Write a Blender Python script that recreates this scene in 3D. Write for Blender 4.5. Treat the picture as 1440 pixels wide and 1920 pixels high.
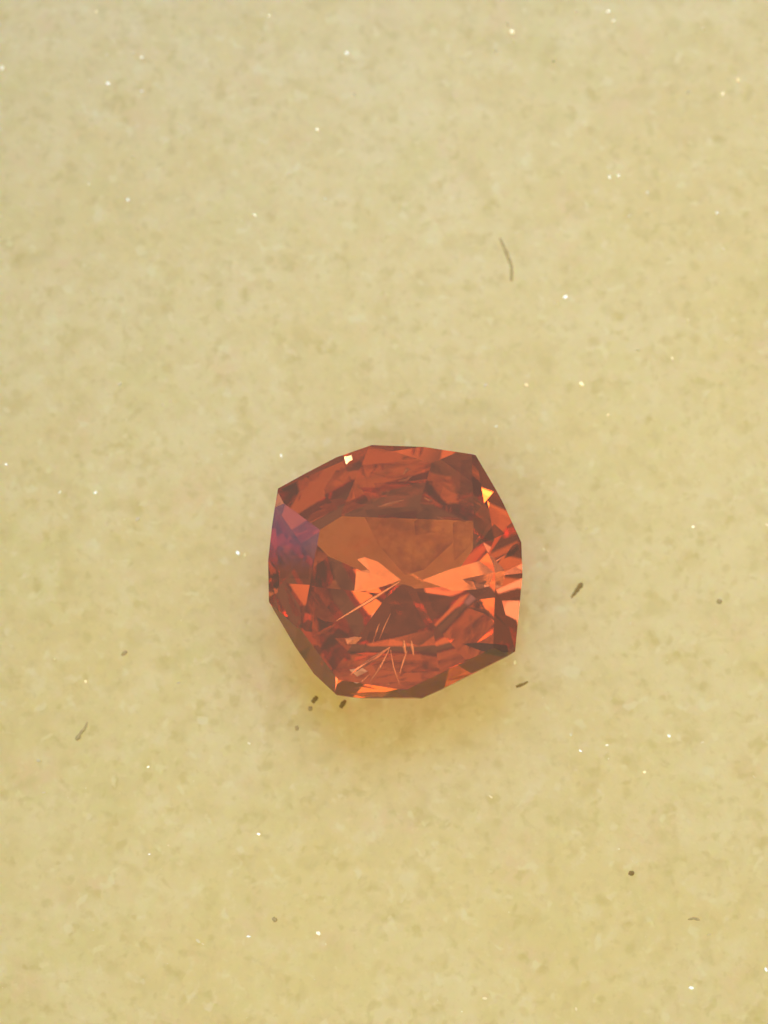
import bpy, bmesh, math, random
from mathutils import Vector

for o in list(bpy.data.objects):
    bpy.data.objects.remove(o)
S = bpy.context.scene
COL = S.collection

# ------------------------------------------------------------------ camera
TILT, DIST = math.radians(10.0), 45.0                 # millimetres: one unit is one millimetre
cam_pos = Vector((0, -DIST * math.sin(TILT), DIST * math.cos(TILT)))
cd = bpy.data.cameras.new('camera')
cam = bpy.data.objects.new('camera', cd)
COL.objects.link(cam)
cam.location = cam_pos
cam.rotation_euler = (TILT, 0, 0)
cd.sensor_fit = 'VERTICAL'
cd.sensor_height = 24.0
cd.lens = 24.0 * DIST / 19.2
cd.clip_start, cd.clip_end = 0.1, 2000
cd.dof.use_dof = True
cd.dof.focus_distance = 43.1
cd.dof.aperture_fstop = 0.052
S.camera = cam

# ------------------------------------------------------------------ light: a warm lit room, lamps, one cool window and added effect lights
S.view_settings.view_transform = 'Standard'
S.view_settings.look = 'None'
S.view_settings.exposure = 0
S.view_settings.gamma = 1
w = bpy.data.worlds.new('World')
S.world = w
w.use_nodes = True
bg = w.node_tree.nodes['Background']
bg.inputs['Color'].default_value = (0.1836, 0.1683, 0.1377, 1)
bg.inputs['Strength'].default_value = 1.0
CENTRE = Vector((0.3345, -1.5218, 1.2))


def disc_lamp(name, d, ang, rad, dist, beam=180.0, aim=None):
    """round lamp seen from the stone in direction d, ang degrees in radius, of radiance rad"""
    d = Vector(d).normalized()
    ld = bpy.data.lights.new(name, 'AREA')
    ld.shape = 'DISK'
    r = dist * math.tan(math.radians(ang))
    ld.size = 2 * r
    m = max(rad)
    ld.color = [c / m for c in rad]
    ld.energy = m * math.pi * math.pi * r * r          # flat emitter: power = radiance * pi * area
    lo = bpy.data.objects.new(name, ld)
    COL.objects.link(lo)
    lo.location = CENTRE + d * dist
    ld.spread = math.radians(beam)
    lo.rotation_euler = (lo.location - (Vector(aim) if aim else CENTRE)).to_track_quat('Z', 'Y').to_euler()
    return lo


for args in [('window_light', [-0.859, 0.327, 0.394], 8.0, [0.32, 0.36, 0.95], 63.35), ('ceiling_lamp', [0.2942, 0.325, 0.8988], 18.0, [2.579, 2.167, 1.29], 300.0), ('desk_lamp', [-0.2808, -0.3366, 0.8988], 18.0, [1.099, 0.923, 0.55], 300.0), ('sheen_light', [-0.0554, 0.527, 0.848], 14.0, [2.5, 3.5, 5.6], 300.0), ('wedge_light', [-0.9154, 0.3152, 0.2504], 10.0, [1.7, 1.4, 0.85], 300.0), ('glint_lamp', [-0.452, 0.6455, 0.6157], 1.0, [36.0, 26.0, 11.0], 150.0)]:  # last three are added for slab sheen, bright gem wedges and the edge glint
    disc_lamp(*args)

# an added spot, its soft edged beam leaving the upper left slab corner dimmer
sd = bpy.data.lights.new('corner_spot', 'SPOT')
sd.shadow_soft_size = 9.0
sd.spot_size = math.radians(27)
sd.spot_blend = 0.55
sd.color = (1.0, .82, .5)
sd.energy = 42000
so = bpy.data.objects.new('corner_spot', sd)
COL.objects.link(so)
so.location = CENTRE + Vector((-.30, -.36, .884)) * 70
so.rotation_euler = (so.location - Vector((4.5, -4, 0))).to_track_quat('Z', 'Y').to_euler()

S.cycles.max_bounces = 24
S.cycles.transmission_bounces = 20
S.cycles.glossy_bounces = 16
S.cycles.diffuse_bounces = 5
S.cycles.transparent_max_bounces = 8
S.cycles.caustics_reflective = True
S.cycles.caustics_refractive = True
S.cycles.blur_glossy = 0.3
S.cycles.sample_clamp_indirect = 4.0
S.cycles.use_denoising = True

FW = -cam_pos.normalized()
RT = Vector((1, 0, 0))
UP = RT.cross(FW)


def at(px, py, z=0.0):
    """the place at height z that the photograph shows at pixel px, py"""
    d = FW + RT * ((px - 720) / (DIST * 100)) - UP * ((py - 960) / (DIST * 100))
    return cam_pos + d * ((z - cam_pos.z) / d.z)


# ------------------------------------------------------------------ helpers
def new_mat(name):
    m = bpy.data.materials.new(name)
    m.use_nodes = True
    nt = m.node_tree
    nt.nodes.clear()
    out = nt.nodes.new('ShaderNodeOutputMaterial')
    return m, nt, out


def nd(nt, t, **kw):
    n = nt.nodes.new('ShaderNode' + t)
    for k, v in kw.items():
        if k in n.inputs:
            n.inputs[k].default_value = v
        else:
            setattr(n, k, v)
    return n


def mesh_obj(name, verts, faces, mat, parent=None, smooth=False):
    me = bpy.data.meshes.new(name)
    me.from_pydata([tuple(v) for v in verts], [], faces)
    me.update()
    if smooth:
        for p in me.polygons:
            p.use_smooth = True
    if mat:
        me.materials.append(mat)
    o = bpy.data.objects.new(name, me)
    COL.objects.link(o)
    if parent:
        o.parent = parent
    return o


def tag(o, label, cat, group=None):
    o['label'] = label
    o['category'] = cat
    if group:
        o['group'] = group
    return o


# ------------------------------------------------------------------ the pale stone slab
def make_slab_mat():
    m, nt, out = new_mat('pale_stone')
    L = nt.links
    tc = nd(nt, 'TexCoord')
    P = tc.outputs['Object']

    def noise(scale, detail=3.0, rough=0.55, dist=0.0, off=(0, 0, 0)):
        mp = nd(nt, 'Mapping'); mp.inputs['Location'].default_value = off
        L.new(P, mp.inputs['Vector'])
        n = nd(nt, 'TexNoise', Scale=scale, Detail=detail, Roughness=rough, Distortion=dist)
        L.new(mp.outputs[0], n.inputs['Vector'])
        return n.outputs['Fac']

    def rng(v, a, b, c=0.0, d=1.0, kind='SMOOTHSTEP'):
        r = nd(nt, 'MapRange', interpolation_type=kind)
        L.new(v, r.inputs['Value'])
        r.inputs['From Min'].default_value = a; r.inputs['From Max'].default_value = b
        r.inputs['To Min'].default_value = c; r.inputs['To Max'].default_value = d
        return r.outputs['Result']

    def mix(fac, a, b, mode='MIX'):
        x = nd(nt, 'Mix', data_type='RGBA', blend_type=mode)
        L.new(fac, x.inputs[0])
        for k, q in ((6, a), (7, b)):
            if isinstance(q, tuple):
                x.inputs[k].default_value = (*q, 1)
            else:
                L.new(q, x.inputs[k])
        return x.outputs[2]

    def math_(op, a, b):
        x = nd(nt, 'Math', operation=op)
        for k, q in enumerate((a, b)):
            if isinstance(q, float):
                x.inputs[k].default_value = q
            else:
                L.new(q, x.inputs[k])
        return x.outputs[0]

    base = (0.8888, 0.7809, 0.4273)
    f = lambda *k: tuple(min(.97, b * s) for b, s in zip(base, k))
    # broad clouds: honey, greenish and pinkish zones of the stone
    c = mix(rng(noise(0.22, 2), .35, .65), f(1.0, .99, .93), f(1.02, 1.03, 1.10))
    c = mix(rng(noise(0.55, 3, off=(7, 3, 1)), .52, .72), c, f(.97, 1.0, .93))
    c = mix(rng(noise(0.8, 3, off=(2, 9, 4)), .54, .74), c, f(1.02, .97, 1.03))
    # curdled grain of a few tenths of a millimetre
    g = noise(1.9, 4, .55, .15, (4, 1, 2))
    c = mix(rng(g, .50, .70, 0, .85), c, f(1.05, 1.06, 1.16))
    c = mix(rng(g, .50, .32, 0, .8), c, f(.95, .95, .89))
    g2 = noise(5.0, 3, .5, .1, (1, 6, 2))
    c = mix(rng(g2, .55, .75, 0, .55), c, f(1.08, 1.09, 1.2))
    c = mix(rng(g2, .45, .28, 0, .6), c, f(.91, .90, .82))

    # soft translucent pits, bigger and smaller
    def pits(scale, size, keep, off):
        wv = nd(nt, 'TexNoise', Scale=scale * 1.3, Detail=2.0)
        L.new(P, wv.inputs['Vector'])
        vm = nd(nt, 'VectorMath', operation='MULTIPLY_ADD')
        L.new(wv.outputs['Color'], vm.inputs[0]); vm.inputs[1].default_value = (.5 / scale,) * 3
        L.new(P, vm.inputs[2])
        mp = nd(nt, 'Mapping'); mp.inputs['Location'].default_value = off
        mp.inputs['Scale'].default_value = (1, 1, 0)
        L.new(vm.outputs[0], mp.inputs['Vector'])
        v = nd(nt, 'TexVoronoi', Scale=scale)
        v.voronoi_dimensions = '2D'
        L.new(mp.outputs[0], v.inputs['Vector'])
        sp = nd(nt, 'SeparateColor')
        L.new(v.outputs['Color'], sp.inputs[0])
        here = rng(sp.outputs[0], keep, keep + .25)
        wid = rng(sp.outputs[1], 0., 1., size * .5, size)
        d = nd(nt, 'Math', operation='DIVIDE')
        L.new(v.outputs['Distance'], d.inputs[0]); L.new(wid, d.inputs[1])
        return math_('MULTIPLY', rng(d.outputs[0], 1.0, .25), here)

    def blobs(scale, lo, hi, off, dist=.25):
        return rng(noise(scale, 2.0, .4, dist, off), lo, hi)

    p1 = blobs(2.1, .54, .74, (0, 3, 1))
    p2 = blobs(3.8, .57, .76, (3, 5, 7))
    p3 = pits(2.1, .34, .70, (3, 5, 0))
    c = mix(math_('MULTIPLY', p1, .5), c, f(.86, .855, .70))
    c = mix(math_('MULTIPLY', p2, .55), c, f(.83, .82, .62))
    c = mix(math_('MULTIPLY', p3, .45), c, f(.81, .79, .56))
    # pale crystal grains
    pale = blobs(3.4, .61, .74, (8, 2, 3))
    c = mix(math_('MULTIPLY', pale, .7), c, f(1.10, 1.12, 1.3))
    b = nd(nt, 'BsdfPrincipled')
    L.new(c, b.inputs['Base Color'])
    L.new(rng(noise(1.2, 3), .3, .7, .32, .42), b.inputs['Roughness'])
    b.inputs['Specular IOR Level'].default_value = 0.5
    b.inputs['Subsurface Weight'].default_value = 1.0
    b.inputs['Subsurface Radius'].default_value = (2.2, 1.5, 0.45)
    b.inputs['Subsurface Scale'].default_value = 4.2
    h = math_('ADD', math_('MULTIPLY', g, .5), math_('MULTIPLY', g2, .25))
    h = math_('SUBTRACT', h, math_('MULTIPLY', p1, .12))
    bp = nd(nt, 'Bump', Strength=.15, Distance=.12)
    L.new(h, bp.inputs['Height']); L.new(bp.outputs[0], b.inputs['Normal'])
    L.new(b.outputs[0], out.inputs['Surface'])
    return m


slab_mat = make_slab_mat()


# slab with its polished face at height zero
HX, HY = 60.0, 60.0

bm = bmesh.new()
bmesh.ops.create_cube(bm, size=1)
bmesh.ops.scale(bm, vec=(2 * HX, 2 * HY, 30.0), verts=bm.verts)
bmesh.ops.translate(bm, vec=(0, 0, -15.0), verts=bm.verts)
bmesh.ops.bevel(bm, geom=bm.edges[:], offset=0.4, segments=2, affect='EDGES')
me = bpy.data.meshes.new('stone_slab')
bm.to_mesh(me)
bm.free()
me.materials.append(slab_mat)
slab = bpy.data.objects.new('stone_slab', me)
COL.objects.link(slab)
slab['kind'] = 'structure'

# ------------------------------------------------------------------ the gemstone: planes cut from a solid
def make_gem_mat():
    m, nt, out = new_mat('orange_gem')
    L = nt.links
    geo = nd(nt, 'NewGeometry')
    fr = nd(nt, 'Fresnel', IOR=1.7129)
    tin, tit = (0.9238, 0.6049, 0.4257, 1), (0.8950, 0.5563, 0.3725, 1)
    # light entering is filtered once, light met again inside is filtered at every facet
    c1 = nd(nt, 'Mix', data_type='RGBA'); c1.inputs[6].default_value = tin; c1.inputs[7].default_value = tit
    c2 = nd(nt, 'Mix', data_type='RGBA'); c2.inputs[6].default_value = (1, 1, 1, 1); c2.inputs[7].default_value = tit
    L.new(geo.outputs['Backfacing'], c1.inputs[0]); L.new(geo.outputs['Backfacing'], c2.inputs[0])
    rf = nd(nt, 'BsdfRefraction', IOR=1.7129, Roughness=0.0)
    gl = nd(nt, 'BsdfGlossy', Roughness=0.0)
    L.new(c1.outputs[2], rf.inputs['Color']); L.new(c2.outputs[2], gl.inputs['Color'])
    mx = nd(nt, 'MixShader')
    L.new(fr.outputs[0], mx.inputs[0]); L.new(rf.outputs[0], mx.inputs[1]); L.new(gl.outputs[0], mx.inputs[2])
    # a diffuse haze mixed into the outer faces to lift the dark facets
    fog = nd(nt, 'BsdfDiffuse'); fog.inputs['Color'].default_value = (.92, .50, .37, 1)
    inv = nd(nt, 'MapRange')
    inv.inputs['To Min'].default_value = .16; inv.inputs['To Max'].default_value = 0.0
    L.new(geo.outputs['Backfacing'], inv.inputs['Value'])
    m2 = nd(nt, 'MixShader')
    L.new(inv.outputs[0], m2.inputs[0]); L.new(mx.outputs[0], m2.inputs[1]); L.new(fog.outputs[0], m2.inputs[2])
    L.new(m2.outputs[0], out.inputs['Surface'])
    return m


gem_mat = make_gem_mat()

PLANES = [
    (0, 0.006937, -0.08578, 0.99629, 2.424327),
    (1, -0.611338, -0.00827, 0.791327, 2.716554),
    (1, -0.522151, 0.023384, 0.852532, 2.602513),
    (1, -0.672723, -0.548649, 0.496416, 3.465719),
    (1, -0.758391, -0.472329, 0.449164, 3.307004),
    (1, -0.640002, -0.527968, 0.558254, 3.508543),
    (1, -0.050316, -0.892031, 0.449164, 4.103111),
    (1, -0.116382, -0.825024, 0.552984, 4.070443),
    (1, 0.32467, -0.791627, 0.517606, 4.054678),
    (1, 0.338143, -0.749131, 0.569616, 4.004328),
    (1, 0.588905, -0.621815, 0.516272, 4.068582),
    (1, 0.674332, -0.086622, 0.73333, 3.140132),
    (1, 0.657031, 0.060311, 0.751447, 2.919746),
    (1, 0.574803, 0.196481, 0.794353, 2.67569),
    (1, 0.416043, 0.351196, 0.838791, 2.453387),
    (1, 0.030963, 0.386698, 0.921686, 2.020915),
    (1, 0.021944, 0.377155, 0.92589, 2.01362),
    (1, -0.175867, 0.433633, 0.883761, 2.039413),
    (1, -0.268782, 0.359271, 0.893689, 2.164523),
    (1, -0.551095, 0.173017, 0.816309, 2.55514),
    (2, -0.989516, 0.144425, 0.0, 1.90647),
    (2, -0.999964, -0.008457, 0.0, 2.10765),
    (2, -0.8612, -0.508266, 0.0, 2.760109),
    (2, -0.821172, -0.570681, 0.0, 2.867957),
    (2, -0.689991, -0.723818, 0.0, 3.198187),
    (2, -0.124219, -0.992255, 0.0, 3.692083),
    (2, 0.0, -1.0, 0.0, 3.670821),
    (2, 0.400993, -0.916081, 0.0, 3.630864),
    (2, 0.447311, -0.894379, 0.0, 3.598647),
    (2, 0.52968, -0.848198, 0.0, 3.643376),
    (2, 0.994545, -0.104307, 0.0, 2.617912),
    (2, 0.999781, 0.020914, 0.0, 2.44637),
    (2, 0.909311, 0.416117, 0.0, 1.879189),
    (2, 0.877065, 0.480372, 0.0, 1.800591),
    (2, 0.161184, 0.986924, 0.0, 0.982613),
    (2, 0.032634, 0.999467, 0.0, 0.901267),
    (2, -0.32887, 0.944375, 0.0, 0.930661),
    (2, -0.479166, 0.877724, 0.0, 1.013705),
    (2, -0.994575, 0.104018, 0.0, 1.939606),
    (3, -0.654261, 0.002261, -0.756265, 0.084213),
    (3, -0.924377, 0.042893, -0.379061, 1.244469),
    (3, -0.527776, -0.258735, -0.809017, 0.216675),
    (3, -0.550025, -0.689726, -0.470904, 2.112698),
    (3, -0.743849, -0.557408, -0.368762, 2.101587),
    (3, -0.022099, -0.597765, -0.801366, 0.840808),
    (3, -0.012404, -0.587654, -0.809017, 0.786807),
    (3, 0.261822, -0.754201, -0.602188, 1.919864),
    (3, 0.394192, -0.637317, -0.662148, 1.603598),
    (3, 0.431716, -0.662958, -0.611644, 1.849252),
    (3, 0.713616, -0.113116, -0.691344, 0.811744),
    (3, 0.748454, 0.069242, -0.659562, 0.663476),
    (3, 0.717971, 0.0253, -0.695613, 0.565312),
    (3, 0.533764, 0.396174, -0.747089, -0.098951),
    (3, 0.011929, 0.786877, -0.616994, -0.349215),
    (3, 0.030405, 0.750253, -0.660452, -0.441985),
    (3, -0.34814, 0.626752, -0.697123, -0.456127),
    (3, -0.438703, 0.751417, -0.492862, 0.085241),
    (3, -0.79813, -0.026753, -0.601892, 0.595938),
    (4, -0.291696, 0.460519, -0.838353, -0.806781),
    (4, -0.344193, 0.543398, -0.765669, -0.574159),
    (4, -0.103834, 0.549361, -0.829109, -0.87904),
    (4, -0.121826, 0.644551, -0.754793, -0.662971),
    (4, 0.29827, 0.452826, -0.840228, -0.597725),
    (4, 0.352374, 0.534964, -0.767884, -0.326312),
    (4, 0.303203, 0.449815, -0.84008, -0.591491),
    (4, 0.358167, 0.531356, -0.767709, -0.31904),
    (4, 0.464181, -0.003026, -0.885735, 0.151035),
    (4, 0.568663, -0.003707, -0.822562, 0.490888),
    (4, 0.429477, -0.386073, -0.816393, 0.723036),
    (4, 0.500267, -0.449709, -0.739929, 1.193525),
    (4, 0.16607, -0.568917, -0.805453, 0.913275),
    (4, 0.192338, -0.658904, -0.727222, 1.402388),
    (4, 0.196506, -0.559827, -0.804971, 0.909629),
    (4, 0.227533, -0.648219, -0.726664, 1.355211),
    (4, -0.424046, -0.351601, -0.834603, 0.384857),
    (4, -0.499183, -0.413902, -0.76125, 0.757174),
    (4, -0.5344, -0.198239, -0.821655, 0.114683),
    (4, -0.6243, -0.231588, -0.746067, 0.481854),
]
ROUGH = {}
NAMES = {0: 'table_facet', 1: 'crown_facet', 2: 'girdle_facet', 3: 'pavilion_facet', 4: 'pavilion_facet', 5: 'crown_facet'}


def clip(poly, n, d):
    out = []
    for i, a in enumerate(poly):
        b = poly[(i + 1) % len(poly)]
        da, db = a.dot(n) - d, b.dot(n) - d
        if da <= 0:
            out.append(a)
        if (da < 0 < db) or (db < 0 < da):
            out.append(a + (b - a) * (da / (da - db)))
    return out


base = Vector((CENTRE.x, CENTRE.y, 0))
gem = bpy.data.objects.new('gemstone', None)
gem.empty_display_size = 1
COL.objects.link(gem)
gem.location = base
tag(gem, 'orange red faceted gemstone with an uneven cushion outline resting on the pale stone slab', 'gemstone')
for (kind, nx, ny, nz, d) in PLANES:
    n = Vector((nx, ny, nz))
    c = n * d
    u = n.orthogonal().normalized()
    v = n.cross(u)
    poly = [c + u * 20 * a + v * 20 * b for a, b in ((-1, -1), (1, -1), (1, 1), (-1, 1))]
    for (k2, mx, my, mz, e) in PLANES:
        if (mx, my, mz, e) != (nx, ny, nz, d):
            poly = clip(poly, Vector((mx, my, mz)), e)
            if len(poly) < 3:
                break
    if len(poly) >= 3:
        mesh_obj(NAMES[kind], [p - base for p in poly], [list(range(len(poly)))], gem_mat, gem)

# ------------------------------------------------------------------ what the stone has grown round: needles, flakes, dark crystals; plus painted bright and dark facets
def make_incl_mat(name, col, rough, tr, gloss=0.0):
    m, nt, out = new_mat(name)
    tc = nd(nt, 'TexCoord')
    n = nd(nt, 'TexNoise', Scale=9.0, Detail=3.0)
    nt.links.new(tc.outputs['Object'], n.inputs['Vector'])
    x = nd(nt, 'Mix', data_type='RGBA')
    x.inputs[6].default_value = (*[c * .85 for c in col], 1)
    x.inputs[7].default_value = (*[min(1, c * 1.3) for c in col], 1)
    nt.links.new(n.outputs['Fac'], x.inputs[0])
    d = nd(nt, 'BsdfDiffuse'); t = nd(nt, 'BsdfTranslucent'); tp = nd(nt, 'BsdfTransparent')
    nt.links.new(x.outputs[2], d.inputs[0]); nt.links.new(x.outputs[2], t.inputs[0])
    a = nd(nt, 'MixShader'); a.inputs[0].default_value = .4
    nt.links.new(d.outputs[0], a.inputs[1]); nt.links.new(t.outputs[0], a.inputs[2])
    g = nd(nt, 'BsdfGlossy', Roughness=rough)
    nt.links.new(x.outputs[2], g.inputs['Color'])
    a2 = nd(nt, 'MixShader'); a2.inputs[0].default_value = gloss
    nt.links.new(a.outputs[0], a2.inputs[1]); nt.links.new(g.outputs[0], a2.inputs[2])
    b = nd(nt, 'MixShader'); b.inputs[0].default_value = tr
    nt.links.new(a2.outputs[0], b.inputs[1]); nt.links.new(tp.outputs[0], b.inputs[2])
    nt.links.new(b.outputs[0], out.inputs['Surface'])
    return m


IM = {'pale': make_incl_mat('pale_inclusion', (1.0, .62, .42), .26, .32, .95),
      'veil': make_incl_mat('veil_inclusion', (.95, .9, .88), .35, .25, .85),
      'glint': make_incl_mat('facet_glint', (1.0, .50, .30), .24, .30, .95),  # plates standing in for bright facet reflections
      'rust': make_incl_mat('rust_inclusion', (.40, .14, .03), .4, .45),
      'dark': make_incl_mat('dark_inclusion', (.03, .008, .003), .4, .12),
      'dark2': make_incl_mat('brown_inclusion', (.10, .035, .02), .4, .5)}
def make_facet_dark_mat():
    m, nt, out = new_mat('dark_facet_tint')  # transparent tint that paints darker facets into the stone
    tc = nd(nt, 'TexCoord')
    n = nd(nt, 'TexNoise', Scale=2.6, Detail=3.0)
    nt.links.new(tc.outputs['Object'], n.inputs['Vector'])
    x = nd(nt, 'Mix', data_type='RGBA')
    x.inputs[6].default_value = (.76, .67, .64, 1)
    x.inputs[7].default_value = (1, 1, 1, 1)
    r = nd(nt, 'MapRange')
    r.inputs['From Min'].default_value = .34; r.inputs['From Max'].default_value = .62
    nt.links.new(n.outputs['Fac'], r.inputs['Value']); nt.links.new(r.outputs[0], x.inputs[0])
    t = nd(nt, 'BsdfTransparent')
    nt.links.new(x.outputs[2], t.inputs[0])
    nt.links.new(t.outputs[0], out.inputs['Surface'])
    return m


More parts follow.
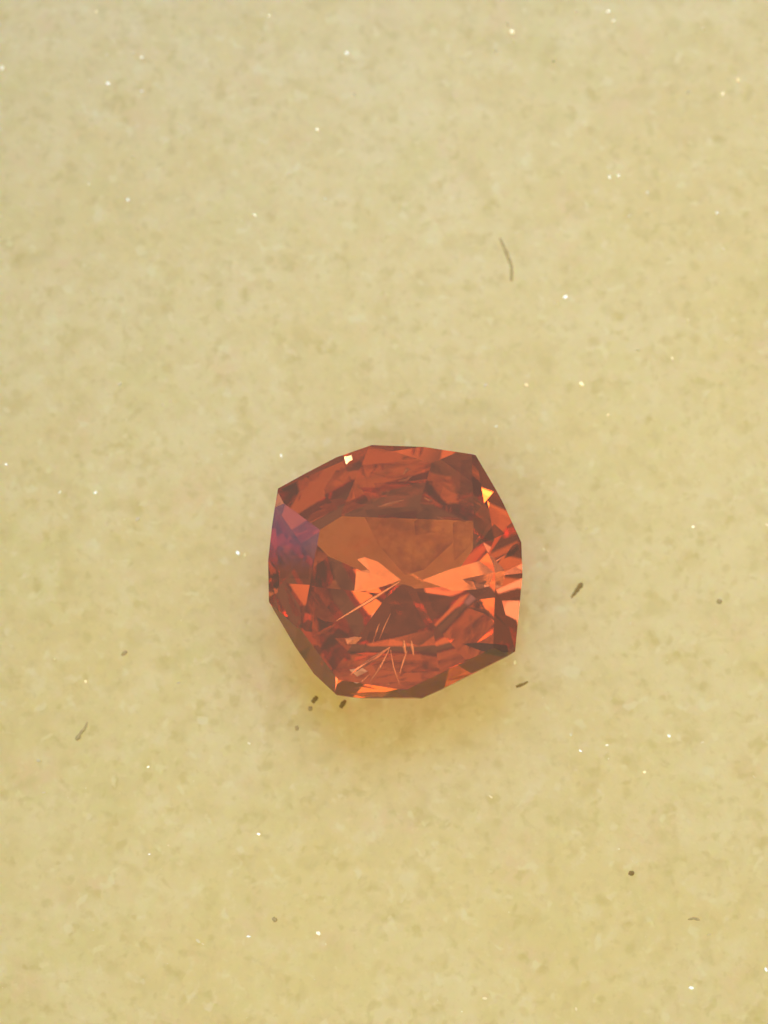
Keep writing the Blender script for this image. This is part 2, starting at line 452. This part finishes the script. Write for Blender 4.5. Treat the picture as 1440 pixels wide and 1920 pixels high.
IM['facet_dark'] = make_facet_dark_mat()
R2 = random.Random(3)
for (name, mk, pts, r, lab) in [('needle_and_glint', 'pale', [[0.1036, -2.7678, 1.8431], [-0.106, -2.9144, 1.8319], [-0.3449, -3.0901, 1.8184], [-0.5468, -3.2291, 1.8079]], 0.034, ''), ('feather_and_glint', 'glint', [[0.0779, -2.795, 1.8911], [-0.1058, -2.967, 1.8776], [-0.3995, -3.1499, 1.8638], [-0.6013, -3.2778, 1.8542], [-0.473, -3.1317, 1.8659], [-0.216, -2.9488, 1.8799]], 0.006, ''), ('feather_and_glint', 'glint', [[-0.6169, -3.5839, 1.7874], [-0.2847, -3.5354, 1.9295], [0.1187, -3.5014, 2.0651], [-0.0315, -3.622, 1.7908], [-0.3954, -3.6222, 1.6382]], 0.006, ''), ('needle_and_glint', 'pale', [[0.0963, -2.8023, 1.8903], [-0.069, -3.1314, 1.8631], [-0.2523, -3.3862, 1.7718]], 0.02, ''), ('needle_and_glint', 'pale', [[0.1146, -2.8154, 1.8389], [0.1697, -3.1262, 1.8117], [0.2797, -3.4366, 1.7842]], 0.014, ''), ('needle_and_glint', 'pale', [[0.3537, -2.6558, 1.9012], [0.3646, -2.7655, 1.8917], [0.3792, -2.8935, 1.8805]], 0.034, ''), ('needle_and_glint', 'pale', [[0.4823, -2.6578, 1.9202], [0.5042, -2.7858, 1.909], [0.5261, -2.932, 1.8963]], 0.03, ''), ('needle_and_glint', 'pale', [[0.4087, -2.8386, 1.8851], [0.3424, -3.0215, 1.8698], [0.2798, -3.2407, 1.8513]], 0.02, ''), ('needle_and_glint', 'pale', [[-0.088, -2.3521, 1.8301], [-0.1505, -2.5356, 1.8147], [-0.2093, -2.7189, 1.7993]], 0.014, ''), ('needle_and_glint', 'pale', [[0.1146, -2.1628, 1.7948], [-0.0034, -2.42, 1.7735], [-0.1065, -2.6769, 1.752]], 0.008, ''), ('needle_and_glint', 'pale', [[-0.2523, -3.246, 1.9047], [-0.3989, -3.392, 1.8932], [-0.5317, -3.4216, 1.741]], 0.01, ''), ('needle_and_glint', 'pale', [[0.0781, -3.4195, 1.9878], [0.095, -3.4663, 1.9673]], 0.02, ''), ('crystal_inclusion', 'dark', [[1.3803, -2.7324, 2.0681], [1.6922, -2.7176, 2.0672], [2.1482, -2.7288, 1.8355], [2.1462, -2.8402, 1.714], [2.0678, -2.8942, 1.8081], [1.7283, -2.8635, 2.0544]], 0.03, ''), ('crystal_inclusion', 'dark2', [[1.9291, -0.5807, 1.9433], [2.1257, -0.7403, 1.8406], [1.8849, -0.8879, 2.0511], [1.6252, -0.9916, 2.1863], [1.7721, -0.8043, 2.112]], 0.02, ''), ('crystal_inclusion', 'dark2', [[2.1068, -1.2181, 2.0444], [2.2658, -0.9604, 1.8743], [2.3719, -0.8886, 1.7798], [2.3895, -0.9961, 1.7796], [2.2785, -1.126, 1.887]], 0.02, ''), ('crystal_inclusion', 'dark2', [[-1.4827, -2.4304, 2.1005], [-1.3523, -2.3133, 2.1433], [-1.2715, -2.3497, 2.1396], [-1.271, -2.5324, 2.1238], [-1.3884, -2.5142, 2.1262]], 0.02, ''), ('feather_and_glint', 'rust', [[1.4477, -2.0611, 1.9449], [1.6244, -2.0756, 1.9424], [1.8452, -2.1231, 1.9368], [1.9706, -2.2535, 1.8314], [2.0939, -2.3857, 1.7026], [1.9513, -2.2741, 1.8467], [1.8266, -2.1598, 1.9338], [1.6058, -2.1233, 1.9385]], 0.012, ''), ('feather_and_glint', 'rust', [[1.5533, -1.5406, 1.9389], [1.6637, -1.6399, 1.9296], [1.8409, -1.5919, 1.9325], [1.7742, -1.6765, 1.9257], [1.8107, -1.7684, 1.9175], [1.7183, -1.8237, 1.9134], [1.6449, -1.7502, 1.9202]], 0.012, ''), ('feather_and_glint', 'rust', [[1.6615, -1.9948, 1.9492], [1.7721, -1.9654, 1.9509], [1.735, -2.0315, 1.9455]], 0.012, ''), ('flake_inclusion', 'pale', [[-0.6867, -2.6273, 1.9109], [-0.5287, -2.5906, 1.9129], [-0.3926, -2.6015, 1.9111], [-0.5102, -2.7223, 1.9015], [-0.6498, -2.7298, 1.9018]], 0.01, ''), ('flake_inclusion', 'veil', [[-0.6198, -3.1756, 1.8632], [-0.3996, -3.1316, 1.8654], [-0.2893, -3.2046, 1.8584], [-0.4728, -3.296, 1.8518]], 0.01, ''), ('needle_and_glint', 'pale', [[-0.1082, -0.3365, 2.0579], [0.0769, -0.2871, 2.0334], [0.3551, -0.1883, 1.9867]], 0.03, ''), ('needle_and_glint', 'pale', [[0.3391, 0.3061, 1.8373], [0.4218, 0.4179, 1.7899], [0.4888, 0.3811, 1.8033]], 0.03, ''), ('needle_and_glint', 'pale', [[0.264, 0.1824, 1.8894], [0.3945, 0.1994, 1.8794], [0.4881, 0.2739, 1.8469]], 0.02, ''), ('needle_and_glint', 'pale', [[0.7154, -0.1425, 2.0108], [0.8002, -0.1991, 2.0318], [0.8745, -0.1825, 2.0233]], 0.02, ''), ('facet_shade', 'facet_dark', [[-1.1946, -1.2369, 2.023], [-0.9172, -1.2623, 2.0302], [-0.4932, -1.3796, 2.0171], [-0.5662, -1.9052, 1.9723], [-0.8786, -2.1989, 1.9491], [-1.246, -2.3642, 1.9375]], 0.03, ''), ('facet_shade', 'facet_dark', [[-1.0545, 0.031, 1.8189], [-0.835, 0.4201, 1.672], [-0.6463, 0.328, 1.7546], [-0.5143, 0.2177, 1.8348], [-0.5897, -0.2658, 2.0405], [-0.9621, -0.4543, 2.0523]], 0.03, ''), ('facet_shade', 'facet_dark', [[-0.7811, 0.4416, 1.7037], [-0.407, 0.5943, 1.7033], [-0.2005, -0.2619, 2.0605], [-0.4779, -0.2956, 2.0808], [-0.5542, 0.0215, 1.9537]], 0.03, ''), ('facet_shade', 'facet_dark', [[-0.1833, 0.136, 1.8677], [0.3383, 0.1795, 1.8376], [0.8789, 0.1821, 1.8238], [0.8571, -0.0964, 1.9375], [-0.1085, -0.1212, 1.9704]], 0.03, ''), ('facet_shade', 'facet_dark', [[0.7216, 0.4991, 1.6987], [0.9776, 0.6041, 1.6499], [1.2413, 0.7312, 1.6099], [1.1035, 0.2326, 1.798], [0.9861, -0.1772, 1.9673], [0.7828, -0.0967, 1.9394]], 0.03, ''), ('facet_shade', 'facet_dark', [[1.3893, 0.5974, 1.6391], [1.6646, 0.6265, 1.6828], [1.7433, 0.2565, 1.6787], [1.5636, -0.457, 2.0658], [1.4428, -0.5599, 2.112], [1.2954, -0.5404, 2.1076], [1.3478, -0.0941, 1.9249]], 0.03, ''), ('facet_shade', 'facet_dark', [[0.5377, -0.5213, 1.8611], [0.7806, -0.3378, 1.7809], [1.0223, -0.3367, 1.7748], [1.0847, -0.7547, 1.8596], [0.8552, -0.718, 1.8643], [0.559, -0.7738, 1.8615]], 0.03, ''), ('facet_shade', 'facet_dark', [[0.7798, -1.8269, 1.7189], [1.2233, -1.8485, 1.714], [1.1673, -2.0769, 1.6947], [1.0377, -2.2059, 1.6844], [0.8717, -2.114, 1.6935]], 0.03, ''), ('facet_shade', 'facet_dark', [[0.1146, -2.0284, 1.7563], [0.4099, -1.9729, 1.759], [0.7051, -2.1014, 1.7459], [0.723, -2.469, 1.7141], [0.0776, -2.543, 1.7121]], 0.03, ''), ('facet_shade', 'facet_dark', [[-1.0775, -2.9597, 1.9853], [-0.7294, -2.7477, 2.0012], [-0.5639, -2.9958, 1.9786], [-0.7836, -3.2513, 1.9582], [-0.9116, -3.1525, 1.9113]], 0.03, ''), ('facet_shade', 'facet_dark', [[-0.8769, -2.3456, 2.0368], [-0.4361, -2.4038, 2.0287], [-0.4543, -2.5574, 2.0156], [-0.8766, -2.5029, 2.0233]], 0.03, ''), ('facet_shade', 'facet_dark', [[-1.8442, -1.1947, 1.8455], [-1.296, -1.2099, 2.1815], [-1.3122, -1.6006, 2.1822], [-1.8603, -1.5246, 1.8447]], 0.03, ''), ('facet_shade', 'facet_dark', [[-1.6571, -0.8359, 1.9503], [-1.2689, -0.7251, 2.1848], [-1.2662, -1.1753, 2.1988], [-1.7877, -1.1323, 1.8784]], 0.03, ''), ('facet_shade', 'facet_dark', [[-0.253, -2.4732, 1.9211], [0.1147, -2.5461, 1.9123], [0.0779, -2.7292, 1.8968], [-0.216, -3.0219, 1.8736], [-0.3997, -2.9124, 1.8843]], 0.03, ''), ('facet_shade', 'facet_dark', [[1.2391, -1.2663, 2.065], [1.2208, -0.581, 2.1259], [1.562, -0.4561, 2.0627], [1.7881, -0.6032, 1.9356], [1.6644, -0.8607, 2.0971]], 0.03, ''), ('feather_and_glint', 'glint', [[0.2999, -1.5085, 1.3986], [0.0771, -1.3345, 1.4152], [-0.1088, -1.1863, 1.4293], [-0.3504, -1.1049, 1.4381], [-0.4805, -1.1495, 1.4351], [-0.2945, -1.3348, 1.4178], [-0.4989, -1.3721, 1.416], [-0.5356, -1.7427, 1.3842], [-0.2572, -1.7054, 1.3854], [0.0399, -1.6125, 1.3914]], 0.006, ''), ('needle_and_glint', 'pale', [[0.2924, -1.5391, 1.4963], [-0.2565, -1.8947, 1.4694], [-0.8488, -2.2644, 1.4416]], 0.03, ''), ('feather_and_glint', 'glint', [[0.6702, -1.5508, 1.5931], [1.1524, -1.358, 1.6064], [1.7091, -1.1909, 1.6171], [1.968, -1.3942, 1.5978], [1.8878, -1.6371, 1.4841], [1.6332, -1.7088, 1.5729], [1.2256, -1.735, 1.5734], [0.9294, -1.6355, 1.584]], 0.006, ''), ('facet_shade', 'facet_dark', [[-0.3536, -0.4108, 1.7347], [0.6318, -0.3454, 1.6849], [1.2232, -0.6065, 1.7768], [1.2264, -0.8895, 1.7467], [0.7068, -1.3708, 1.7087], [0.3736, -1.4635, 1.7029], [-0.1075, -0.928, 1.7525]], 0.012, '')]:  # bright plates, one centre needle paint facet reflections; tinted shapes paint dark facets
    P = [Vector(p) - base for p in pts]
    if mk in ('glint', 'pale'):                          # flattened and tilted to catch the lamp
        c0 = sum(P, Vector()) / len(P)
        P = [Vector((p.x, p.y, p.z * .35 + c0.z * .65 - .09 * (p.x - c0.x) - .05 * (p.y - c0.y))) for p in P]
    vs, fs = [], []
    if name == 'needle_and_glint':
        K = 6
        for i, p in enumerate(P):
            t = (P[min(i + 1, len(P) - 1)] - P[max(i - 1, 0)]).normalized()
            up = Vector((.09, .05, 1)).normalized(); side = t.cross(up).normalized(); up = side.cross(t)
            rr = r * (1.0 if 0 < i < len(P) - 1 else .25)
            for k in range(K):
                a = 6.283 * k / K
                vs.append(p + side * math.cos(a) * rr * 1.25 + up * max(-.5, min(.22, math.sin(a))) * rr)
        for i in range(len(P) - 1):
            for k in range(K):
                fs.append((i * K + k, i * K + (k + 1) % K, (i + 1) * K + (k + 1) % K, (i + 1) * K + k))
        fs.append(tuple(reversed(range(K)))); fs.append(tuple((len(P) - 1) * K + k for k in range(K)))
    else:
        n = len(P)
        c = sum(P, Vector()) / n
        up = Vector((0, 0, 1))
        vs = [p + up * r * R2.uniform(-.4, .4) for p in P] + [c + up * r, c - up * r * 1.5]
        for i in range(n):
            j = (i + 1) % n
            fs.append((i, j, n)); fs.append((j, i, n + 1))
    mesh_obj(name, vs, fs, IM[mk], gem)

# a tiny plate added on the upper left crown edge, turned to glint
GLINT = Vector((-0.6376, 0.6155, 1.8788)) - base
v = (cam_pos - base - GLINT).normalized()
hn = (v + Vector((-0.4520, 0.6455, 0.6157))).normalized()
u = hn.orthogonal().normalized()
w2 = hn.cross(u)
ring = [(.10, .02), (.05, .05), (-.01, .10), (-.05, .03), (-.09, -.04), (.01, -.045), (.05, -.07)]
cv = [GLINT + hn * .03 + u * a * 1.0 + w2 * b * 1.0 for a, b in ring] + [GLINT - hn * .05 + u * a * .7 + w2 * b * .7 for a, b in ring]
k = len(ring)
cf = [tuple(range(k)), tuple(reversed(range(k, 2 * k)))] + [(i, k + i, k + (i + 1) % k, (i + 1) % k) for i in range(k)]
mesh_obj('edge_glint', cv, cf, gem_mat, gem)['label'] = 'tiny added plate that makes the glint on the upper left crown edge'

# ------------------------------------------------------------------ bright crystal grains set in the slab
def make_grain_mat():
    m, nt, out = new_mat('bright_grain')
    b = nd(nt, 'BsdfPrincipled')
    b.inputs['Base Color'].default_value = (.97, .88, .62, 1)
    b.inputs['Roughness'].default_value = .34
    b.inputs['Metallic'].default_value = .5
    nt.links.new(b.outputs[0], out.inputs['Surface'])
    return m


grain_mat = make_grain_mat()
R = random.Random(5)
GRAINS = [(203,157,9),(266,172,9),(200,104,9),(265,108,8),(665,177,9),(335,232,8),(250,295,8),(167,346,7),(478,404,9),(610,373,7),
 (595,243,7),(225,720,9),(258,974,9),(446,1037,10),(459,1040,7),(527,855,8),(1060,557,11),(1236,548,9),(987,722,9),(1090,720,10),
 (910,722,8),(1197,656,9),(1140,778,8),(1260,672,8),(1299,988,9),(1438,984,8),(930,97,9),(1038,114,10),(960,60,11),(952,44,10),(963,76,9),(1355,176,9),
 (1384,150,10),(1318,54,10),(1290,173,8),(1214,362,9),(1180,405,9),(1143,333,8),(1344,400,10),(1356,467,9),(161,1278,9),(335,1280,9),
 (467,1394,9),(72,1426,9),(485,1564,8),(372,1765,10),(380,1770,9),(466,1756,10),(597,1750,14),(278,1438,7),(1138,1397,9),(1088,1408,9),(1317,1392,9),
 (1208,1448,8),(1254,1380,8),(920,1494,10),(1296,1852,12),(909,1872,9),(1330,1752,8),(965,1243,9),(1182,1168,7),(738,738,7),
 (180,22,10),(490,75,10),(505,30,9),(4,128,10),(2,406,8),(112,923,7),(179,924,8),(12,871,8),(240,375,8),(250,100,8),(650,100,9),
 (642,118,8),(1140,22,9),(1150,40,9),(1080,22,8),(560,60,7),(930,800,7),(1436,1818,9),(1070,1378,8),(1414,1457,7),(280,1602,6),
 (1080,1892,8),(1045,570,7),(1290,600,7),(372,866,5),(1160,330,7),(1020,1030,7),(1100,990,6),(82,1486,7),(305,758,7),(320,752,6)]
gv, gf = [], []


def add_grain(px, py, size):
    c = at(px, py)
    r = size * R.uniform(.0038, .0056)
    a0 = R.uniform(0, 6.28)
    k = R.choice((5, 6))
    ax = R.uniform(.32, .8)
    rot = R.uniform(0, 3.14)
    tx, ty = R.gauss(0, .13), R.gauss(-.1, .13)
    n0 = len(gv)
    for i in range(k):
        t = a0 + 6.283 * i / k
        q = r * R.uniform(.75, 1.1)
        x, y = q * math.cos(t), q * ax * math.sin(t)
        x, y = x * math.cos(rot) - y * math.sin(rot), x * math.sin(rot) + y * math.cos(rot)
        gv.append((c.x + x * 1.25, c.y + y * 1.25, -.02))
        gv.append((c.x + x, c.y + y, .022 + tx * x + ty * y))
    for i in range(k):
        j = (i + 1) % k
        gf.append((n0 + 2 * i, n0 + 2 * j, n0 + 2 * j + 1, n0 + 2 * i + 1))
    gf.append(tuple(n0 + 2 * i + 1 for i in range(k)))


for g in GRAINS:
    add_grain(*g)
for i in range(110):
    add_grain(R.uniform(-20, 1460), R.uniform(-20, 1940), R.uniform(2.0, 3.6))
gr = mesh_obj('bright_grain', gv, gf, grain_mat, slab)
gr['kind'] = 'stuff'


# ------------------------------------------------------------------ loose dust on the slab
def make_dust_mat(name, col):
    m, nt, out = new_mat(name)
    tc = nd(nt, 'TexCoord')
    n = nd(nt, 'TexNoise', Scale=14.0, Detail=3.0)
    nt.links.new(tc.outputs['Object'], n.inputs['Vector'])
    x = nd(nt, 'Mix', data_type='RGBA')
    x.inputs[6].default_value = (*[c * .6 for c in col], 1)
    x.inputs[7].default_value = (*[c * 1.4 for c in col], 1)
    nt.links.new(n.outputs['Fac'], x.inputs[0])
    b = nd(nt, 'BsdfPrincipled', Roughness=.7)
    nt.links.new(x.outputs[2], b.inputs['Base Color'])
    nt.links.new(b.outputs[0], out.inputs['Surface'])
    return m


DARK = make_dust_mat('dark_dust', (.36, .25, .09))
TAN = make_dust_mat('tan_dust', (.60, .49, .25))


def strand(name, pts, mat, label, cat, group):
    """a lumpy tube lying on the slab; pts are (px, py, half width in px)"""
    P = [(at(x, y), h * .01) for x, y, h in pts]
    fine = []
    for i in range(len(P) - 1):
        for k in range(4):
            t = k / 4
            fine.append((P[i][0].lerp(P[i + 1][0], t), P[i][1] * (1 - t) + P[i + 1][1] * t))
    fine.append(P[-1])
    mid = sum((p for p, _ in fine), Vector()) / len(fine)
    vs, fs, K = [], [], 8
    for i, (p, r) in enumerate(fine):
        a = fine[max(0, i - 1)][0]; b = fine[min(len(fine) - 1, i + 1)][0]
        t = (b - a).normalized()
        s = Vector((-t.y, t.x, 0))
        r *= R.uniform(.8, 1.2)
        if i in (0, len(fine) - 1):
            r *= .55
        for k in range(K):
            q = 6.283 * k / K
            rr = r * R.uniform(.85, 1.15)
            v = p + s * rr * math.cos(q) + Vector((0, 0, .6 * rr * math.sin(q) + .5 * r))
            vs.append(v - mid)
    for i in range(len(fine) - 1):
        for k in range(K):
            fs.append((i * K + k, i * K + (k + 1) % K, (i + 1) * K + (k + 1) % K, (i + 1) * K + k))
    fs.append(tuple(reversed(range(K))))
    fs.append(tuple((len(fine) - 1) * K + k for k in range(K)))
    o = mesh_obj(name, vs, fs, mat, smooth=True)
    o.location = mid
    return tag(o, label, cat, group)


GF, GS = 'fibres lying on the stone slab', 'specks of dirt lying on the stone slab'
strand('dust_fibre', [(937,446,1.8),(944,461,2.2),(949,474,3.2),(956,491,3.0),(959,500,2.4),(959,512,2.4),(959,527,3.2)], TAN,
       'thin bent tan fibre lying alone on the slab well above the gemstone', 'fibre', GF)
strand('dust_fibre', [(1071,1121,1.8),(1077,1113,2.6),(1083,1105,3.6),(1087,1099,5.2),(1092,1093,2.2)], DARK,
       'dark brown tadpole shaped fibre with a thick head, right of the gemstone', 'fibre', GF)
strand('dust_fibre', [(968,1288,2.6),(975,1285,2.6),(983,1282,2.4),(990,1278,1.6)], DARK,
       'short brown straight fibre just off the lower right corner of the gemstone', 'fibre', GF)
strand('dust_fibre', [(143,1388,2.6),(147,1382,4.2),(152,1374,2.6),(159,1366,2.2),(164,1354,1.6)], TAN,
       'brownish fibre with a dark blunt lower tip near the left edge of the slab', 'fibre', GF)
strand('dust_fibre', [(1290,1724,1.4),(1301,1722,2.4),(1312,1725,2.0)], TAN,
       'faint tan fibre lying level near the lower right corner of the slab', 'fibre', GF)
strand('dirt_speck', [(586,1318,3.4),(590,1312,4.6),(595,1306,2.6)], DARK,
       'dark brown blunt speck left of the speck that lies against the lower gemstone edge', 'speck', GS)
strand('dirt_speck', [(638,1327,3.2),(643,1320,4.0),(648,1313,3.4)], DARK,
       'dark brown oblong speck lying against the lower left edge of the gemstone', 'speck', GS)
strand('dirt_speck', [(578,1328,3.6),(582,1329,4.4),(586,1329,3.4)], TAN,
       'pale round speck just below a dark blunt speck, under the gemstone', 'speck', GS)
strand('dirt_speck', [(556,1361,2.6),(557,1366,3.4),(557,1370,2.4)], TAN,
       'small pale speck lowest of the cluster below the gemstone', 'speck', GS)
strand('dirt_speck', [(228,1229,2.2),(233,1225,3.6),(238,1221,3.0)], TAN,
       'small brown slanting speck on bare slab to the left of the gemstone', 'speck', GS)
strand('dirt_speck', [(1344,1127,3.6),(1349,1128,4.8),(1353,1130,3.6)], TAN,
       'round brown speck near the right edge of the slab, level with the gemstone', 'speck', GS)
strand('dirt_speck', [(1179,1636,3.6),(1184,1638,4.6),(1188,1634,3.0)], DARK,
       'dark brown lone speck at the lower right of the slab', 'speck', GS)
strand('dirt_speck', [(511,1721,2.4),(515,1724,3.8),(519,1727,2.4)], TAN,
       'brownish speck near the bottom of the slab, left of its middle', 'speck', GS)
